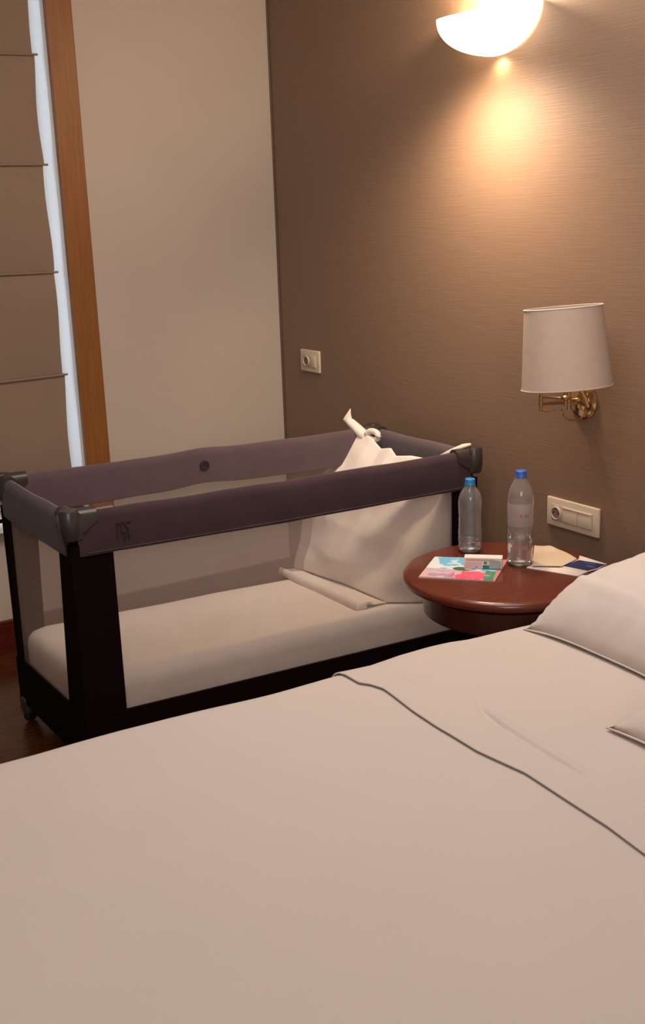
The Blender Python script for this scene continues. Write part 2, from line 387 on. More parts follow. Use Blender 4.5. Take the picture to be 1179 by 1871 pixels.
# ------------------------------------------------------------------ bottles
def bottle(name, label, x, y, zb, H, r, capm, water, lab=False):
    t = thing(name, label, 'bottle', (x, y, zb), 'water bottles on the nightstand')
    k = H/.205
    out = [(.0, .003), (r*.45, .004), (r*.72, 0), (r*.93, .004), (r, .012), (r*.985, .020), (r*.95, .026), (r, .032), (r, .042), (r*.955, .047), (r*.995, .052),
           (r*.995, .062), (r*.94, .068), (r*.985, .076), (r*.94, .084), (r*.985, .092), (r*.93, .101), (r*.975, .110), (r*.975, .125), (r*.995, .132), (r, .142), (r*.97, .152), (r*.86, .163), (r*.66, .174), (r*.46, .182), (.0125/k*k, .187), (.0125, .192)]
    out = [(a, z*k) for a, z in out]
    th = .0012
    inn = [(max(a-th, .0), z+(th*1.5 if i < 4 else 0)) for i, (a, z) in enumerate(out)]
    b = bmesh.new(); lathe(b, out+inn[::-1], (x, y, zb), 40)
    body = obj('bottle_body', b, M['pet'], t, 'all')
    b = bmesh.new(); cz = .188*k
    n = 48; prof = [(0, cz+.017), (.0125, cz+.017), (.0142, cz+.0155), (.0145, cz+.003), (.0148, cz+.0025), (.0148, cz-.001), (0, cz-.001)]
    lathe(b, prof, (x, y, zb), n)
    for v in b.verts:
        d = V((v.co.x-x, v.co.y-y, 0))
        if d.length > .0143: 
            a = math.atan2(d.y, d.x); v.co -= d.normalized()*(.0004 if int(round(a/(2*PI)*n)) % 2 else 0)
    obj('cap', b, capm, t, True)
    b = bmesh.new(); lathe(b, [(.0128, cz-.006), (.0160, cz-.0055), (.0160, cz-.0035), (.0128, cz-.003)], (x, y, zb), 32); obj('neck_ring', b, M['pet'], t, True)
    if water:
        wl_ = water
        pr = [(max(a-.0004, 0), z) for a, z in inn if z < wl_]
        pr += [(pr[-1][0], wl_), (0, wl_)]
        b = bmesh.new(); lathe(b, pr, (x, y, zb), 40); obj('water', b, M['water'], t, True)
    return t, k
t1, k = bottle('water_bottle', 'clear plastic bottle with teal cap behind the white carton, further from lamp', -.302, -1.477, .5502, .209, .0325, M['cap_teal'], .034)
t2, k = bottle('water_bottle', 'clear plastic bottle with deep blue cap, part filled, beside the cream leaflet', -.276, -1.650, .5502, .262, .0345, M['cap_blue'], .078)
# faint film label and its red lettering on the nearer bottle
b = bmesh.new(); lathe(b, [(.0347, .112), (.0351, .113), (.0351, .172), (.0347, .173)], (-.276, -1.650, .5502), 40)
lb = obj('film_label', b, M['label'], t2, True)
ang = math.atan2(-3.79+1.65, -2.265+.276)       # the printed side looks towards the room
for ch, da in (('A', -.34), ('N', .12)):
    pass
for ch, da, s in (('A', .05, .015), ('N', .50, .015), ('-', -.32, .010)):
    a = ang+da
    mt = Matrix.Translation((-.276+.0356*math.cos(a), -1.650+.0356*math.sin(a), .5502+.142)) @ Matrix.Rotation(a+PI/2, 4, 'Z') @ Matrix.Rotation(PI/2, 4, 'X')
    text(ch, s, mt, M['redink'], lb)

# ------------------------------------------------------------------ papers on the nightstand
def oriented(cx, cy, z, ang): return Matrix.Translation((cx, cy, z)) @ Matrix.Rotation(ang, 4, 'Z')
# magazine: corner A(-.557,-1.572), u towards (-.424,-1.719), v towards (-.414,-1.461)
Am = V((-.557, -1.572, .5503)); U = V((.133, -.147, 0)); W_ = V((.143, .111, 0))
def art(u, v):
    n1 = nz3(u*9, v*9, 1); n2 = nz3(u*22, v*22, 4)
    col = (.20, .50, .66)
    if v > .45:
        col = (.16, .46, .66) if n1 < .18 else (.55, .68, .72)
        if u < .12+.2*(1-v): col = (.62, .70, .72)
        if abs(v-(.50+.22*u)-.05*n1) < .05: col = (.68, .70, .68)
    else:
        col = (.42, .26, .34) if n1 > -.05 else (.55, .42, .47)
        if u < .10: col = (.60, .42, .38)
        if v > .36 - .15*abs(u-.2): col = (.55, .38, .48)
    d = math.hypot((u-.68)/.24, (v-.20)/.20)
    if d < 1+.5*n1: col = (.72, .07, .13) if n2 < .2 else (.80, .16, .22)
    if math.hypot((u-.52)/.13, (v-.50)/.09) < 1: col = (.05, .12, .05)
    if math.hypot((u-.60)/.055, (v-.53)/.05) < 1: col = (.72, .68, .48)
    if u > .84 and v < .5: col = (.06, .22, .12) if n1 > -.25 else (.28, .34, .24)
    if v < .035 or u > .97: col = (.5, .2, .2)
    return col
b = bmesh.new(); cl = b.loops.layers.float_color.new('print')
Pg = grid(b, lambda u, v: Am+U*u+W_*v+V((0, 0, .0032+.0008*math.sin(3*u)*v)), 64, 64)
for f in b.faces:
    c = f.calc_center_median()-Am; u = c.dot(U)/U.length_squared; v = c.dot(W_)/W_.length_squared
    cc = art(u, v)
    for l_ in f.loops: l_[cl] = (*cc, 1)
cover_bm = b
mz = thing('magazine', 'colourful brochure with sky blue and pink cover at the nightstand edge', 'brochure', (-.42, -1.59, .5503))
obj('cover', cover_bm, M['print'], mz)
b = bmesh.new(); box(b, 0, 1, 0, 1, 0, 1)
mtx = Matrix(((U.x, W_.x, 0, Am.x), (U.y, W_.y, 0, Am.y), (0, 0, .0028, Am.z), (0, 0, 0, 1)))
obj('pages', xform(b, mtx), M['paperbody'], mz)
ua = math.atan2(U.y, U.x)
p_ = Am+U*.62+W_*.88
text('A', .020, Matrix.Translation((p_.x, p_.y, Am.z+.0045)) @ Matrix.Rotation(ua, 4, 'Z'), M['darkink'], mz, depth=.0002)
p_ = Am+U*.74+W_*.86
text('lex', .013, Matrix.Translation((p_.x, p_.y, Am.z+.0045)) @ Matrix.Rotation(ua, 4, 'Z'), M['darkink'], mz, depth=.0002)

# small carton standing on the magazine
Bx = V((-.421, -1.593, .5545)); bu = (V((-.350, -1.663, 0))-V((-.421, -1.593, 0))); ba = math.atan2(bu.y, bu.x); bw = bu.length
ct = thing('carton', 'small white medicine carton with green and pink print lying on the brochure', 'box', (Bx.x, Bx.y, Bx.z))
T = Matrix.Translation(Bx) @ Matrix.Rotation(ba, 4, 'Z')
b = bmesh.new(); box(b, 0, bw, 0, .030, 0, .030, bev=.0007, seg=1); obj('carton_body', xform(b, T), M['boxwhite'], ct)
def decal(x0, x1, z0, z1, m, nm='printed_patch', d=.0006):
    b = bmesh.new(); box(b, x0*bw, x1*bw, -d, .0, z0*.030, z1*.030); obj(nm, xform(b, T), m, ct)
decal(.03, .47, .03, .62, M['palepink']); decal(.49, .66, .03, .34, M['green']); decal(.66, .97, .05, .72, M['palegreen'])
decal(.52, .60, .44, .66, M['green']); decal(.06, .90, .74, .78, M['greyink'], 'print_line'); decal(.06, .80, .84, .87, M['greyink'], 'print_line'); decal(.30, .36, .1, .2, M['greyink'], 'print_line')
decal(.49, .98, -.0, .05, M['green'])

def sheet_poly(bm, pts, z, th, curl=None):
    top = [bm.verts.new((x, y, z+th+(curl(x, y) if curl else 0))) for x, y in pts]; bot = [bm.verts.new((x, y, z+(curl(x, y) if curl else 0))) for x, y in pts]
    bm.faces.new(top); bm.faces.new(bot[::-1]); n = len(pts)
    for i in range(n): bm.faces.new((top[i], bot[i], bot[(i+1) % n], top[(i+1) % n]))
lf = thing('leaflet', 'white leaflet lying under the cream paper behind the bottle', 'leaflet', (-.22, -1.75, .5503))
b = bmesh.new(); sheet_poly(b, [(-.285, -1.685), (-.232, -1.819), (-.184, -1.808), (-.15, -1.74), (-.22, -1.65)], .5503, .0012); obj('paper_sheet', b, M['paper_white'], lf)
nv = thing('card', 'navy blue printed card with pale border beside the pillow', 'card', (-.15, -1.77, .5516))
b = bmesh.new(); sheet_poly(b, [(-.104, -1.797), (-.105, -1.700), (-.130, -1.722), (-.215, -1.735), (-.187, -1.812), (-.150, -1.812)], .5516, .0014); obj('card_body', b, M['paper_white'], nv)
b = bmesh.new(); sheet_poly(b, [(-.111, -1.799), (-.136, -1.728), (-.205, -1.738), (-.185, -1.808), (-.150, -1.808)], .5530, .0004); obj('printed_face', b, M['navy'], nv)
b = bmesh.new(); sheet_poly(b, [(-.130, -1.783), (-.140, -1.752), (-.146, -1.753), (-.138, -1.785)], .5535, .0003); sheet_poly(b, [(-.145, -1.80), (-.150, -1.775), (-.164, -1.777), (-.16, -1.80)], .5535, .0003); obj('pale_print', b, M['navy_light'], nv)
cr_ = thing('paper', 'cream paper with folded back edge behind the deep blue capped bottle', 'paper', (-.2, -1.66, .5545))
b = bmesh.new()
q = [V((-.150, -1.560, 0)), V((-.105, -1.600, 0)), V((-.141, -1.730, 0)), V((-.214, -1.742, 0)), V((-.272, -1.697, 0))]
def cream(u, v):     # u across, v from the front edge to the curled back edge
    a = V((-.272, -1.693, 0)).lerp(V((-.214, -1.744, 0)), u); c = V((-.140, -1.562, 0)).lerp(V((-.139, -1.724, 0)), u)
    p = a.lerp(c, v)+V((.022, .004, 0))*math.sin(PI*u)*v
    z = .5562 + .010*math.exp(-((v-.92)/.09)**2)*math.exp(-((u-.3)/.16)**2)
    return V((p.x, p.y, z))
grid(b, cream, 16, 24); thicken(b, geom=b.faces[:], thickness=.0006); obj('paper_sheet', b, M['paper_cream'], cr_, True)

# ------------------------------------------------------------------ travel cot
NL, NR, FR_, FL = V((-1.335, -1.146, 0)), V((-.066, -1.243, 0)), V((-.070, -.705, 0)), V((-1.335, -.585, 0))
cot = thing('travel_cot', 'mauve and dark purple travel cot with white net sides', 'travel cot', (-.69, -.92, 0))
cen = (NL+NR+FR_+FL)/4
ZT, ZL, ZB0, ZB1 = .768, .655, .065, .208
def inward(A, Bp):
    d = (Bp-A).normalized(); n = V((-d.y, d.x, 0))
    if n.dot(cen-(A+Bp)/2) < 0: n = -n
    return d, n
def rail(A, Bp, m0, m1, hump=0, dip=0, bow=0):
    d, n = inward(A, Bp); L = (Bp-A).length
    prof = [(0.002, ZL-ZT), (.0, -.075), (0, -.022), (.003, -.010), (.010, -.002), (.018, 0), (.027, -.003), (.034, -.012), (.036, -.024), (.034, -.07), (.033, ZL-ZT), (.029, ZL-ZT-.003), (.018, ZL-ZT), (.006, ZL-ZT-.003)]
    b = bmesh.new(); N_ = 60; rings = []
    for i in range(N_+1):
        s = m0+(L-m0-m1)*i/N_; u = s/L
        e = math.exp(-((u-.5)/.06)**2)*hump; sag = -dip*math.sin(PI*u)
        wob = .0016*nz3(s*14, A.x*5, A.y*3)
        rings.append([b.verts.new(A + d*s + n*(p[0]+wob+bow*math.sin(PI*u)) + V((0, 0, ZT+p[1]+e+sag+.0022*nz3(s*9, 3+A.y, j*.1)+(.006*math.exp(-((u-.5)/.2)**2)*(1 if hump else 0) if j in (0, 10, 11, 12, 13) else 0)))) for j, p in enumerate(prof)])
    k = len(prof)
    for i in range(N_):
        for j in range(k): b.faces.new((rings[i][j], rings[i][(j+1) % k], rings[i+1][(j+1) % k], rings[i+1][j]))
    b.faces.new(rings[0]); b.faces.new(rings[-1][::-1])
    for i in range(N_):
        for j in (5, 6, 7, 8, 9, 10): b.faces.ensure_lookup_table(); b.faces[i*k+j].material_index = 1
    return b
r1 = obj('top_rail', rail(NL, NR, .03, .03, 0, .004), M['mauve'], cot, True)
r2 = obj('top_rail', rail(FL, FR_, .03, .03, .008, 0), M['mauve'], cot, True)
obj('top_rail', rail(NL, FL, .03, .03, 0, .004), M['mauve'], cot, True)
obj('top_rail', rail(NR, FR_, .03, .03, 0, .002), M['mauve'], cot, True)
for o_ in list(cot.children):
    if o_.name.startswith('top_rail'): o_.data.materials.append(M['mauve_in'])
# stitched hem along the bottom of the long rails
for A_, B_ in ((NL, NR), (FL, FR_), (NL, FL)):
    d, n = inward(A_, B_); L = (B_-A_).length
    b = bmesh.new(); tube(b, [A_+d*(.05+(L-.1)*i/30)+n*.002+V((0, 0, ZL+.004+(.006*math.exp(-((i/30-.5)/.2)**2) if A_ is FL else 0)-(.004*math.sin(PI*i/30) if A_ is not FL else 0))) for i in range(31)], .0028, 6)
    obj('hem_piping', b, M['mauve'], cot, True)
# fold button on the inner face of the far rail
d, n = inward(FL, FR_); c = FL.lerp(FR_, .50)+n*.033+V((0, 0, .722))
b = bmesh.new(); lathe(b, [(.017, 0), (.016, .004), (.011, .0055), (.009, .003), (0, .003)], n=20)
xform(b, Matrix.Translation(c) @ n.to_track_quat('Z', 'Y').to_matrix().to_4x4()); sub('fold_button', b, M['emblem'], r2, True)
# embroidered emblem on the near rail
d, n = inward(NL, NR); e0 = NL+d*.128+V((0, 0, .682))-n*.0022
b = bmesh.new()
def stroke(x0, z0, x1, z1, w_=.0034):
    a = V((x0, 0, z0)); c_ = V((x1, 0, z1)); t_ = (c_-a).normalized(); s_ = V((-t_.z, 0, t_.x))*w_/2
    def P3(q): return e0 + d*q.x + V((0, 0, q.z))
    vs = [P3(a+s_), P3(c_+s_), P3(c_-s_), P3(a-s_)]
    fr = [b.verts.new(v-n*.0006) for v in vs]; bk = [b.verts.new(v+n*.003) for v in vs]
    b.faces.new(fr); b.faces.new(bk[::-1])
    for i in range(4): b.faces.new((fr[i], bk[i], bk[(i+1) % 4], fr[(i+1) % 4]))
stroke(.002, .006, .002, .042); stroke(.002, .044, .020, .046); stroke(.013, .018, .013, .044); stroke(.020, .046, .034, .022); stroke(.012, .018, .032, .018)
stroke(.028, .044, .040, .045); stroke(.022, .0, .022, .013, .005); stroke(.033, .0, .033, .012, .005)
sub('emblem', b, M['emblem'], r1)
# plastic corner caps
def corner(C0, A_, B_):
    da = (A_-C0).normalized(); db = (B_-C0).normalized(); b = bmesh.new()
    def arm(dd, oo, L):
        # rounded hood over one rail end, tapering to nothing
        prof = [(-.0045, -.066), (-.006, -.03), (-.003, -.004), (.006, .0065), (.018, .0095), (.030, .0065), (.039, -.004), (.0405, -.03), (.038, -.066)]
        rings = []
        for i in range(13):
            s = i/12; sc_ = 1-.10*s**3; low = 1-.55*s**1.6
            rings.append([b.verts.new(C0+dd*(-.004+L*s)+oo*(.018+(p-.018)*sc_)+V((0, 0, ZT+q*(low if q < -.01 else 1)*sc_))) for p, q in prof])
        for i in range(12):
            for j in range(8): b.faces.new((rings[i][j], rings[i][j+1], rings[i+1][j+1], rings[i+1][j]))
        b.faces.new(rings[-1]); b.faces.new(rings[0])
    arm(da, db, .085); arm(db, da, .075)
    return b
for C0, A_, B_ in ((NL, NR, FL), (FL, FR_, NL), (FR_, FL, NR), (NR, NL, FR_)):
    cc_ = obj('corner_cap', corner(C0, A_, B_), M['plastic'], cot, True)
    da = (A_-C0).normalized(); db = (B_-C0).normalized()
    b = bmesh.new(); p = C0+(da+db)*.012
    lathe(b, [(0, .004), (.022, .003), (.026, -.004), (.027, -.05), (.020, -.075), (0, -.08)], (p.x, p.y, ZT+.006), 24); sub('cap_boss', b, M['plastic'], cc_, True)
    b = bmesh.new(); q = C0+db*.035-da*.0055+V((0, 0, ZT-.03)); tube(b, [q+V((0, 0, .022))+db*.006, q, q-V((0, 0, .018))-db*.012], [.004, .005, .003], 8); sub('release_catch', b, M['plastic'], cc_, True)
# legs, corner panels, base band, nets
def slab(P0, P1, n, th, z0, z1, w0=None):
    """vertical cloth slab from P0 to P1 (bottom may be wider: w0 multiplies)"""
    b = bmesh.new(); d = P1-P0
    def pt(s, z, t):
        k = 1 if w0 is None else (w0+(1-w0)*((z-z0)/(z1-z0)))
        return P0+d*s*k+n*t+V((0, 0, z))
    N_ = 12; V0 = [[b.verts.new(pt(s, z0+(z1-z0)*i/N_, t)) for s, t in ((0, 0), (1, 0), (1, th), (0, th))] for i in range(N_+1)]
    for i in range(N_):
        for j in range(4): b.faces.new((V0[i][j], V0[i][(j+1) % 4], V0[i+1][(j+1) % 4], V0[i+1][j]))
    b.faces.new(V0[0]); b.faces.new(V0[-1][::-1]); return b
for C0, A_, B_, wa, wb, ka, kb in ((NL, NR, FL, .117, .088, 1.0, 1.5), (FL, FR_, NL, .105, .070, .85, .8), (FR_, FL, NR, .10, .09, 1, 1), (NR, NL, FR_, .095, .09, 1, 1)):
    da, na = inward(C0, A_); db, nb = inward(C0, B_)
    i_ = .006
    b = slab(C0+na*i_+da*.004, C0+na*i_+da*wa, na, .008, ZB1, ZT-.085, ka); obj('corner_panel', b, M['darkfab'], cot)
    b = slab(C0+nb*i_+db*.004, C0+nb*i_+db*wb, nb, .008, ZB1, ZT-.085, kb); obj('corner_panel', b, M['darkfab'], cot)
    p = C0+(da+db)*.026
    b = bmesh.new(); tube(b, [p+V((0, 0, .06)), p+V((0, 0, ZT-.06))], .013, 14); obj('leg', b, M['darkfab'], cot, True)
for A_, B_, wa, wb in ((NL, NR, .11, .088), (FL, FR_, .08, .095), (NL, FL, .082, .05), (NR, FR_, .085, .085)):
    d, n = inward(A_, B_)
    b = slab(A_+n*.003, B_+n*.003, n, .010, ZB0, ZB1+.002); obj('base_band', b, M['darkfab'], cot)
    L = (B_-A_).length
    b = bmesh.new()
    def f(u, v, A_=A_, d=d, n=n, L=L, wa=wa, wb=wb):
        s = wa+(L-wa-wb)*u; z = ZB1-.01+(ZT-.085-ZB1+.01)*v
        return A_+d*s+n*(.010+.004*math.sin(PI*u)*math.sin(PI*v)+.0015*nz3(s*4, z*4, A_.y))+V((0, 0, z))
    grid(b, f, 30, 10); obj('net_side', b, M['net'], cot, 'all')
b = bmesh.new()
vs = [b.verts.new(p+V((0, 0, z))) for z in (.068, .082) for p in (NL.lerp(cen, .02), NR.lerp(cen, .02), FR_.lerp(cen, .02), FL.lerp(cen, .02))]
b.faces.new(vs[:4]); b.faces.new(vs[4:])
for i in range(4): b.faces.new((vs[i], vs[(i+1) % 4], vs[4+(i+1) % 4], vs[4+i]))
obj('floor_panel', b, M['darkfab'], cot)
# feet with a caster at the end away from the wall
for C0, A_, B_ in ((NL, NR, FL), (FL, FR_, NL), (FR_, FL, NR), (NR, NL, FR_)):
    da = (A_-C0).normalized(); db = (B_-C0).normalized(); p = C0+(da+db)*.02
    b = bmesh.new(); box(b, -.024, .030, -.024, .030, .028, .085, bev=.010, seg=3); ang = math.atan2(da.y, da.x)
    xform(b, Matrix.Translation((p.x, p.y, 0)) @ Matrix.Rotation(ang, 4, 'Z'))
    ft = obj('foot', b, M['plastic'], cot, True)
    b = bmesh.new(); lathe(b, [(0, -.010), (.020, -.010), (.023, -.006), (.023, .006), (.020, .010), (0, .010)], n=24)
    xform(b, Matrix.Translation((p.x, p.y, .0232)) @ Matrix.Rotation(ang+.6, 4, 'Z') @ Matrix.Rotation(PI/2, 4, 'X')); sub('caster_wheel', b, M['wheel'], ft, True)
    b = bmesh.new(); box(b, -.016, .016, -.016, .016, .030, .048, bev=.004)
    xform(b, Matrix.Translation((p.x, p.y, 0)) @ Matrix.Rotation(ang+.6, 4, 'Z')); sub('caster_fork', b, M['plastic'], ft, True)

# cot mattress (white sheeted)
def quadpt(u, v): return (NL.lerp(NR, u)).lerp(FL.lerp(FR_, u), v)
def mattress_pt(ins):
    iu, iv = ins/1.24, ins/.56
    return lambda u, v: quadpt(iu+(1-2*iu)*u, iv+(1-2*iv)*v)
b = bmesh.new(); rings = []
outline = []
K = 24
def rr(u, v):  # rounded corners
    return quadpt(u, v)
corner_r = .05
def outl(ins):
    L_, W2 = 1.24, .56; pts = []
    for cx, cy, a0 in ((L_-ins-corner_r, W2-ins-corner_r, 0), (ins+corner_r, W2-ins-corner_r, PI/2), (ins+corner_r, ins+corner_r, PI), (L_-ins-corner_r, ins+corner_r, 1.5*PI)):
        for k in range(9):
            a = a0+PI/2*k/8; pts.append((cx+corner_r*math.cos(a), cy+corner_r*math.sin(a)))
    # densify long sides
    o2 = []
    for i, p in enumerate(pts):
        q = pts[(i+1) % len(pts)]; dd = math.hypot(q[0]-p[0], q[1]-p[1]); n_ = max(1, int(dd/.06))
        for k in range(n_): o2.append((p[0]+(q[0]-p[0])*k/n_, p[1]+(q[1]-p[1])*k/n_))
    return [(x/L_, y/W2) for x, y in o2]
mt_ = []
layers = [(.030, .098), (.020, .105), (.020, .262), (.0235, .280), (.031, .292), (.045, .3005), (.06, .3025)]
base = outl(.02)
for ins, z in layers:
    ring = []
    for (u, v) in base:
        p = quadpt(u, v); q = p.lerp(cen, 0)
        dirc = (cen-p); dirc = V((dirc.x/abs(dirc.x or 1)*min(1, abs(dirc.x)*4), dirc.y/abs(dirc.y or 1)*min(1, abs(dirc.y)*6), 0))
        ring.append(b.verts.new(p+dirc*(ins-.02)+V((0, 0, z+.003*nz3(p.x*5, p.y*5)*(z > .2)))))
    rings.append(ring)
for i in range(len(rings)-1):
    for j in range(len(base)): b.faces.new((rings[i][j], rings[i][(j+1) % len(base)], rings[i+1][(j+1) % len(base)], rings[i+1][j]))
b.faces.new(rings[0]); b.faces.new(rings[-1])
mo = obj('cot_mattress', b, M['cotsheet'], None, True)
tag(mo, 'white sheeted cot mattress lying inside the travel cot', 'mattress')

# white sheet tied over the end of the cot by the brown wall
sh = thing('cot_sheet', 'white sheet tied to two corners of the travel cot and hanging inside', 'sheet', (-.3, -.95, .29))
top = [(0, (-.150, -.668, .762)), (.12, (-.150, -.72, .765)), (.26, (-.150, -.80, .752)), (.33, (-.148, -.85, .722)), (.42, (-.148, -.905, .733)), (.48, (-.150, -.935, .712)), (.6, (-.145, -1.01, .724)), (.75, (-.142, -1.10, .727)), (.88, (-.140, -1.165, .745)), (1, (-.134, -1.205, .762))]
xprof = [(0, 0.), (.30, .42), (.58, .82), (.80, .95), (1, 1.)]      # how far the cloth has swung inward on the way down
def cpt(tab, s):
    for (a, p), (c_, q_) in zip(tab, tab[1:]):
        if s <= c_+1e-9: k_ = (s-a)/(c_-a); return V(p).lerp(V(q_), k_)
    return V(tab[-1][1])
bot = [(0, (-.375, -.640, .308)), (.15, (-.362, -.70, .308)), (.45, (-.335, -.90, .308)), (.80, (-.335, -1.12, .308)), (.92, (-.24, -1.185, .308)), (1, (-.15, -1.208, .312))]
def cloth(s, t):
    a = cpt(top, s); c_ = cpt(bot, s)
    z = a.z+(c_.z-a.z)*t
    k_ = interp(xprof, t)*(1-.0*s) ; k_ = k_*(1-sm(.2, 1, s)) + t**.75*sm(.2, 1, s)
    x = a.x+(c_.x-a.x)*k_; y = a.y+(c_.y-a.y)*t
    # folds: fan from the near top corner, and short creases below the rail
    an = math.atan2((1-s)*.9, t*.8+.05)
    fd = .030*math.sin(an*12)*math.exp(-((an-.55)/.45)**2)*sm(.03, .2, t)*sm(1, .8, t)
    fd += .012*math.exp(-((s-.13)/.02)**2)*math.exp(-((t-.42)/.16)**2) + .010*math.exp(-((s-.21)/.02)**2)*math.exp(-((t-.45)/.14)**2)
    fd += .010*math.exp(-((s-.80-.10*t)/.05)**2)*sm(.3, .8, t)
    fd += .012*nz3(s*4, t*4, 2)*sm(0, .15, t)*sm(1, .85, t)
    return V((x-fd, y, z))
b = bmesh.new(); grid(b, cloth, 90, 70); thicken(b, geom=b.faces[:], thickness=.003)
obj('hanging_cloth', b, M['cotsheet'], sh, 'all')
# the turned hem lying on the mattress
b = bmesh.new()
def flap(s, t):
    a = cpt([(0, (-.372, -.650, 0)), (1, (-.335, -1.12, 0))], s); c_ = cpt([(0, (-.445, -.655, 0)), (.06, (-.445, -.68, 0)), (.94, (-.443, -1.112, 0)), (1, (-.41, -1.122, 0))], s)
    p = a.lerp(c_, t); z = .3075+.016*math.exp(-((t-.85)/.16)**2)+.004*math.sin(PI*t)
    if t > .985: z = .304
    return V((p.x+.003*nz3(s*5, t), p.y, z))
grid(b, flap, 50, 24); thicken(b, geom=b.faces[:], thickness=.0025)
obj('turned_hem', b, M['cotsheet'], sh, 'all')
# twisted corner tied over the far corner cap: pointed end, roll and knot
b = bmesh.new(); tube(b, [(-.140, -.668, .83), (-.150, -.672, .815), (-.158, -.675, .797), (-.160, -.684, .787)], [.001, .008, .016, .012], 12, flat=.5); obj('tie_end', b, M['sleeve'], sh, 'all')
b = bmesh.new(); tube(b, [(-.158, -.668, .797), (-.155, -.690, .787), (-.150, -.715, .772), (-.146, -.740, .757), (-.146, -.762, .748)], [.012, .017, .019, .020, .016], 16, flat=.8); obj('tie_roll', b, M['cotsheet'], sh, 'all')
b = bmesh.new()
tube(b, [(-.146+.010*math.sin(a_*.5), -.795+.026*math.cos(a_), .756+.014*math.sin(a_)) for a_ in [2*PI*i/20 for i in range(21)]], .0105, 12); obj('knot', b, M['cotsheet'], sh, 'all')
b = bmesh.new(); tube(b, [(-.136, -1.150, .742), (-.130, -1.180, .757), (-.124, -1.206, .772), (-.114, -1.222, .782), (-.100, -1.222, .783), (-.088, -1.228, .785)], [.012, .014, .012, .010, .009, .006], 14, flat=.7); obj('tie_roll', b, M['sleeve'], sh, 'all')

# ------------------------------------------------------------------ bed
bed = thing('bed', 'low double bed with dark base under the white bedding', 'bed', (-1.1, -2.85, 0))
b = bmesh.new(); box(b, -2.08, -.06, -3.63, -2.09, .10, .28, bev=.01); obj('bed_base', b, M['bedbase'], bed)
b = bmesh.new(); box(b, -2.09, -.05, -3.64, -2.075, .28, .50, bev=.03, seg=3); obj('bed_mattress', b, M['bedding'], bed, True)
for x in (-1.98, -.16):
    for y in (-3.53, -2.19):
        b = bmesh.new(); lathe(b, [(0, 0), (.025, 0), (.03, .10), (0, .10)], (x, y, 0), 20); obj('leg', b, M['bedbase'], bed, True)
edge = [(-2.2, -1.925), (-1.769, -1.918), (-1.703, -1.921), (-1.63, -1.920), (-1.544, -1.922), (-1.443, -1.928), (-1.338, -1.938), (-1.222, -1.951), (-1.119, -1.959), (-1.063, -1.961), (-.984, -1.970), (-.903, -1.962), (-.82, -1.963), (-.771, -1.968), (-.731, -1.978), (-.643, -1.985), (-.563, -1.996), (0, -2.035)]
YN = -3.70
RB = .05
def bedsurf(x, s, zt, low, pad=0):
    """s in 0..1 over the whole width: near hem, roll, flat top, roll, far hem"""
    ye = interp(edge, x)-.018+pad; yn = YN-pad; r = RB+pad
    H1 = zt-r-low; arc = r*PI/2; Wd = (ye-yn)
    tot = 2*H1+2*arc+Wd; q = s*tot
    if q < H1: return yn-r, low+q, 0
    q -= H1
    if q < arc: a = q/r; return yn-r*math.cos(a), zt-r+r*math.sin(a), .3
    q -= arc
    if q < Wd: return yn+q, zt, 1
    q -= Wd
    if q < arc: a = q/r; return ye+r*math.sin(a), zt-r+r*math.cos(a), .3
    q -= arc
    return ye+r, zt-r-q, 0
def crease(x, y, poly, depth, width):
    best = 9; tt = 0; n_ = len(poly)-1
    for i in range(n_):
        ax, ay = poly[i]; bx_, by_ = poly[i+1]; dx, dy = bx_-ax, by_-ay
        t_ = max(0, min(1, ((x-ax)*dx+(y-ay)*dy)/(dx*dx+dy*dy)))
        dd = math.hypot(x-ax-dx*t_, y-ay-dy*t_)
        if dd < best: best = dd; tt = (i+t_)/n_; sd = (x-ax)*dy-(y-ay)*dx
    if best > width*5: return 0
    fade = min(1, tt*5, (1-tt)*5) if n_ > 1 else 1
    return depth*math.exp(-(best/width)**2)*fade
fold = [(-2.03, -1.066), (-2.05, -1.052), (-2.08, -1.043), (-2.11, -1.046), (-2.20, -1.058), (-2.285, -1.066), (-2.397, -1.069), (-2.508, -1.056), (-2.621, -1.066), (-2.71, -1.072), (-2.80, -1.086), (-3.2, -1.10), (-3.8, -1.09)]
fold = sorted(fold)   # by y
def foldx(y): return interp(fold, y)
def relief(x, y):
    z = .0035*nz3(x*2.2, y*2.2, 5)+.0018*nz3(x*6, y*6, 9)
    return z
# duvet: x from the foot to under the fold
def duvet(u, v):
    x = -2.14+(-.90+2.14)*u
    y, z, k_ = bedsurf(x, v, .546, .20)
    wv = (1-k_)*.010*nz3(x*5, z*3, 1)
    # foot end rolls over
    e = sm(-2.14, -2.05, x); z2 = z-(1-e)*.05*k_
    return V((x, y+wv, z2+relief(x, y)*k_))
b = bmesh.new(); grid(b, duvet, 150, 220)
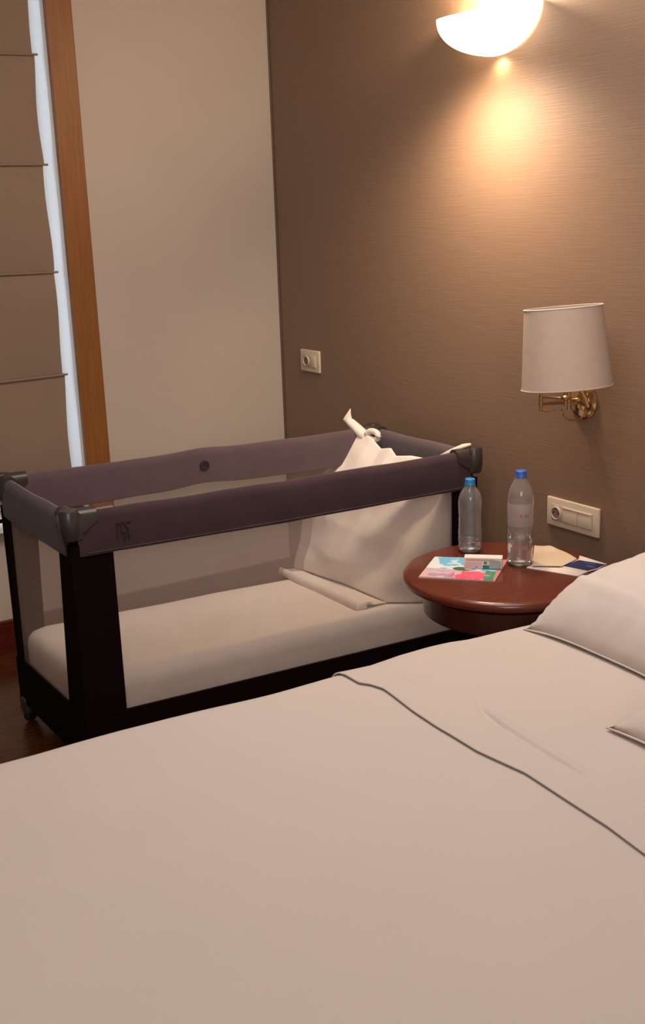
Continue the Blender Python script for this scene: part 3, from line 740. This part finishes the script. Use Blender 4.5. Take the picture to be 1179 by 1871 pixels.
# foot drop
thicken(b, geom=b.faces[:], thickness=.004)
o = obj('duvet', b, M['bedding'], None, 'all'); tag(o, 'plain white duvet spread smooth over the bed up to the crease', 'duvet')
c2 = [(-.983, -2.009), (-.980, -2.062), (-.972, -2.12)]
c3 = [(-.950, -2.262), (-.966, -2.339), (-.981, -2.484), (-.990, -2.62)]
c4 = [(-.905, -2.20), (-.950, -2.275), (-.972, -2.37)]
c5 = [(-1.02, -2.06), (-1.028, -2.10), (-1.03, -2.2)]
def topsheet(u, v):
    vv = v
    x1 = -.075
    # first find y at the fold to make a ragged edge
    y, z, k_ = bedsurf(-1.06, v, .5505, .26, .004)
    fx = foldx(y)
    x = fx+(x1-fx)*(u**1.25 if True else u)
    y, z, k_ = bedsurf(x, v, .5505, .26, .004)
    zz = z
    d_ = x-fx
    zz += (.0022*math.exp(-(d_/.016)**2))*k_ if k_ > .2 else 0      # rolled lip
    if u == 0: zz -= .002
    zz += (crease(x, y, c2, -.005, .0045)+crease(x, y, c3, -.007, .004)+crease(x, y, c4, -.004, .005)+crease(x, y, c5, -.003, .005))*k_
    zz += (crease(x, y, [(p+.012, q) for p, q in c3], .004, .010))*k_
    wv = (1-k_)*.010*nz3(x*5, z*3, 1)
    return V((x, y+wv, zz+relief(x, y)*k_))
b = bmesh.new(); grid(b, topsheet, 190, 330)
thicken(b, geom=b.faces[:], thickness=.003)
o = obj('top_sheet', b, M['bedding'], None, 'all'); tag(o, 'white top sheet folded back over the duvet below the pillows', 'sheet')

# ------------------------------------------------------------------ pillows
def pillow(name, label, cx, cy, cz, lx, ly, h, ang, tilt=0, tiltx=0, seed=0, corner=.02):
    b = bmesh.new(); n = 48
    def prof(u, v): 
        return (max(0, 1-abs(u)**2.6))**.62*(max(0, 1-abs(v)**2.6))**.62
    def mk(sg):
        def f(a, c_):
            u, v = -1+2*a, -1+2*c_
            x = u*lx/2*(1-.05*(1-abs(v)**3)*(abs(u)**4)+corner*(abs(u*v))**4); y = v*ly/2*(1-.05*(1-abs(u)**3)*abs(v)**4+corner*(abs(u*v))**4)
            z = sg*h/2*prof(u, v)
            z += (.007*nz3(u*3.2, v*3.2, seed+sg)+.004*nz3(u*8, v*8, seed+5))*min(1, prof(u, v)*2)
            z -= .42*h*max(abs(u), abs(v))**5 + .10*h*(abs(u*v))**4
            z = max(z, -.47*h-.02*h*prof(u, v))
            z += .007*math.exp(-((u+.70-.10*v+.03*math.sin(v*5))/.035)**2)*sm(-1, -.6, v)*(1 if sg > 0 else 0)
            # wrinkles that start at the edges
            z += sg*.004*math.sin(v*22+3*u)*(abs(u)**3)*prof(u, v)**.5+sg*.004*math.sin(u*18+2*v)*(abs(v)**3)*prof(u, v)**.5
            return V((x, y, z))
        grid(b, f, n, n)
    mk(1); mk(-1); bmesh.ops.remove_doubles(b, verts=b.verts, dist=.0006)
    mt = Matrix.Translation((cx, cy, cz)) @ Matrix.Rotation(ang, 4, 'Z') @ Matrix.Rotation(tilt, 4, 'Y') @ Matrix.Rotation(tiltx, 4, 'X')
    xform(b, mt); 
    th_ = thing(name, label, 'pillow', (cx, cy, cz-h/2), 'pillows at the head of the bed')
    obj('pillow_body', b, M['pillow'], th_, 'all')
    # seam flange round the rim
    b = bmesh.new(); pts = []
    for k in range(97):
        s = k/24; i = int(s) % 4; q = s-int(s); u, v = [(-1+2*q, -1), (1, -1+2*q), (1-2*q, 1), (-1, 1-2*q)][i]
        x = u*lx/2*(1-.05*(1-abs(v)**3)*(abs(u)**4)+corner*(abs(u*v))**4); y = v*ly/2*(1-.05*(1-abs(u)**3)*abs(v)**4+corner*(abs(u*v))**4)
        pts.append(mt @ V((x, y, -.42*h-.05*h*abs(u*v)**4)))
    tube(b, pts, .002, 6, False); obj('seam_piping', b, M['pillow'], th_, 'all')
    return th_, mt
p1, mt1 = pillow('pillow', 'plump white pillow at the wall side of the bed beside the nightstand', -.362, -2.262, .643, .50, .46, .165, math.radians(-3), math.radians(-3), 0, 1)
p2, mt2 = pillow('pillow', 'grey-shadowed white pillow whose corner enters at the right edge, nearer than the other', -.622, -2.80, .628, .50, .56, .13, math.radians(-8), math.radians(-2), 0, 7)
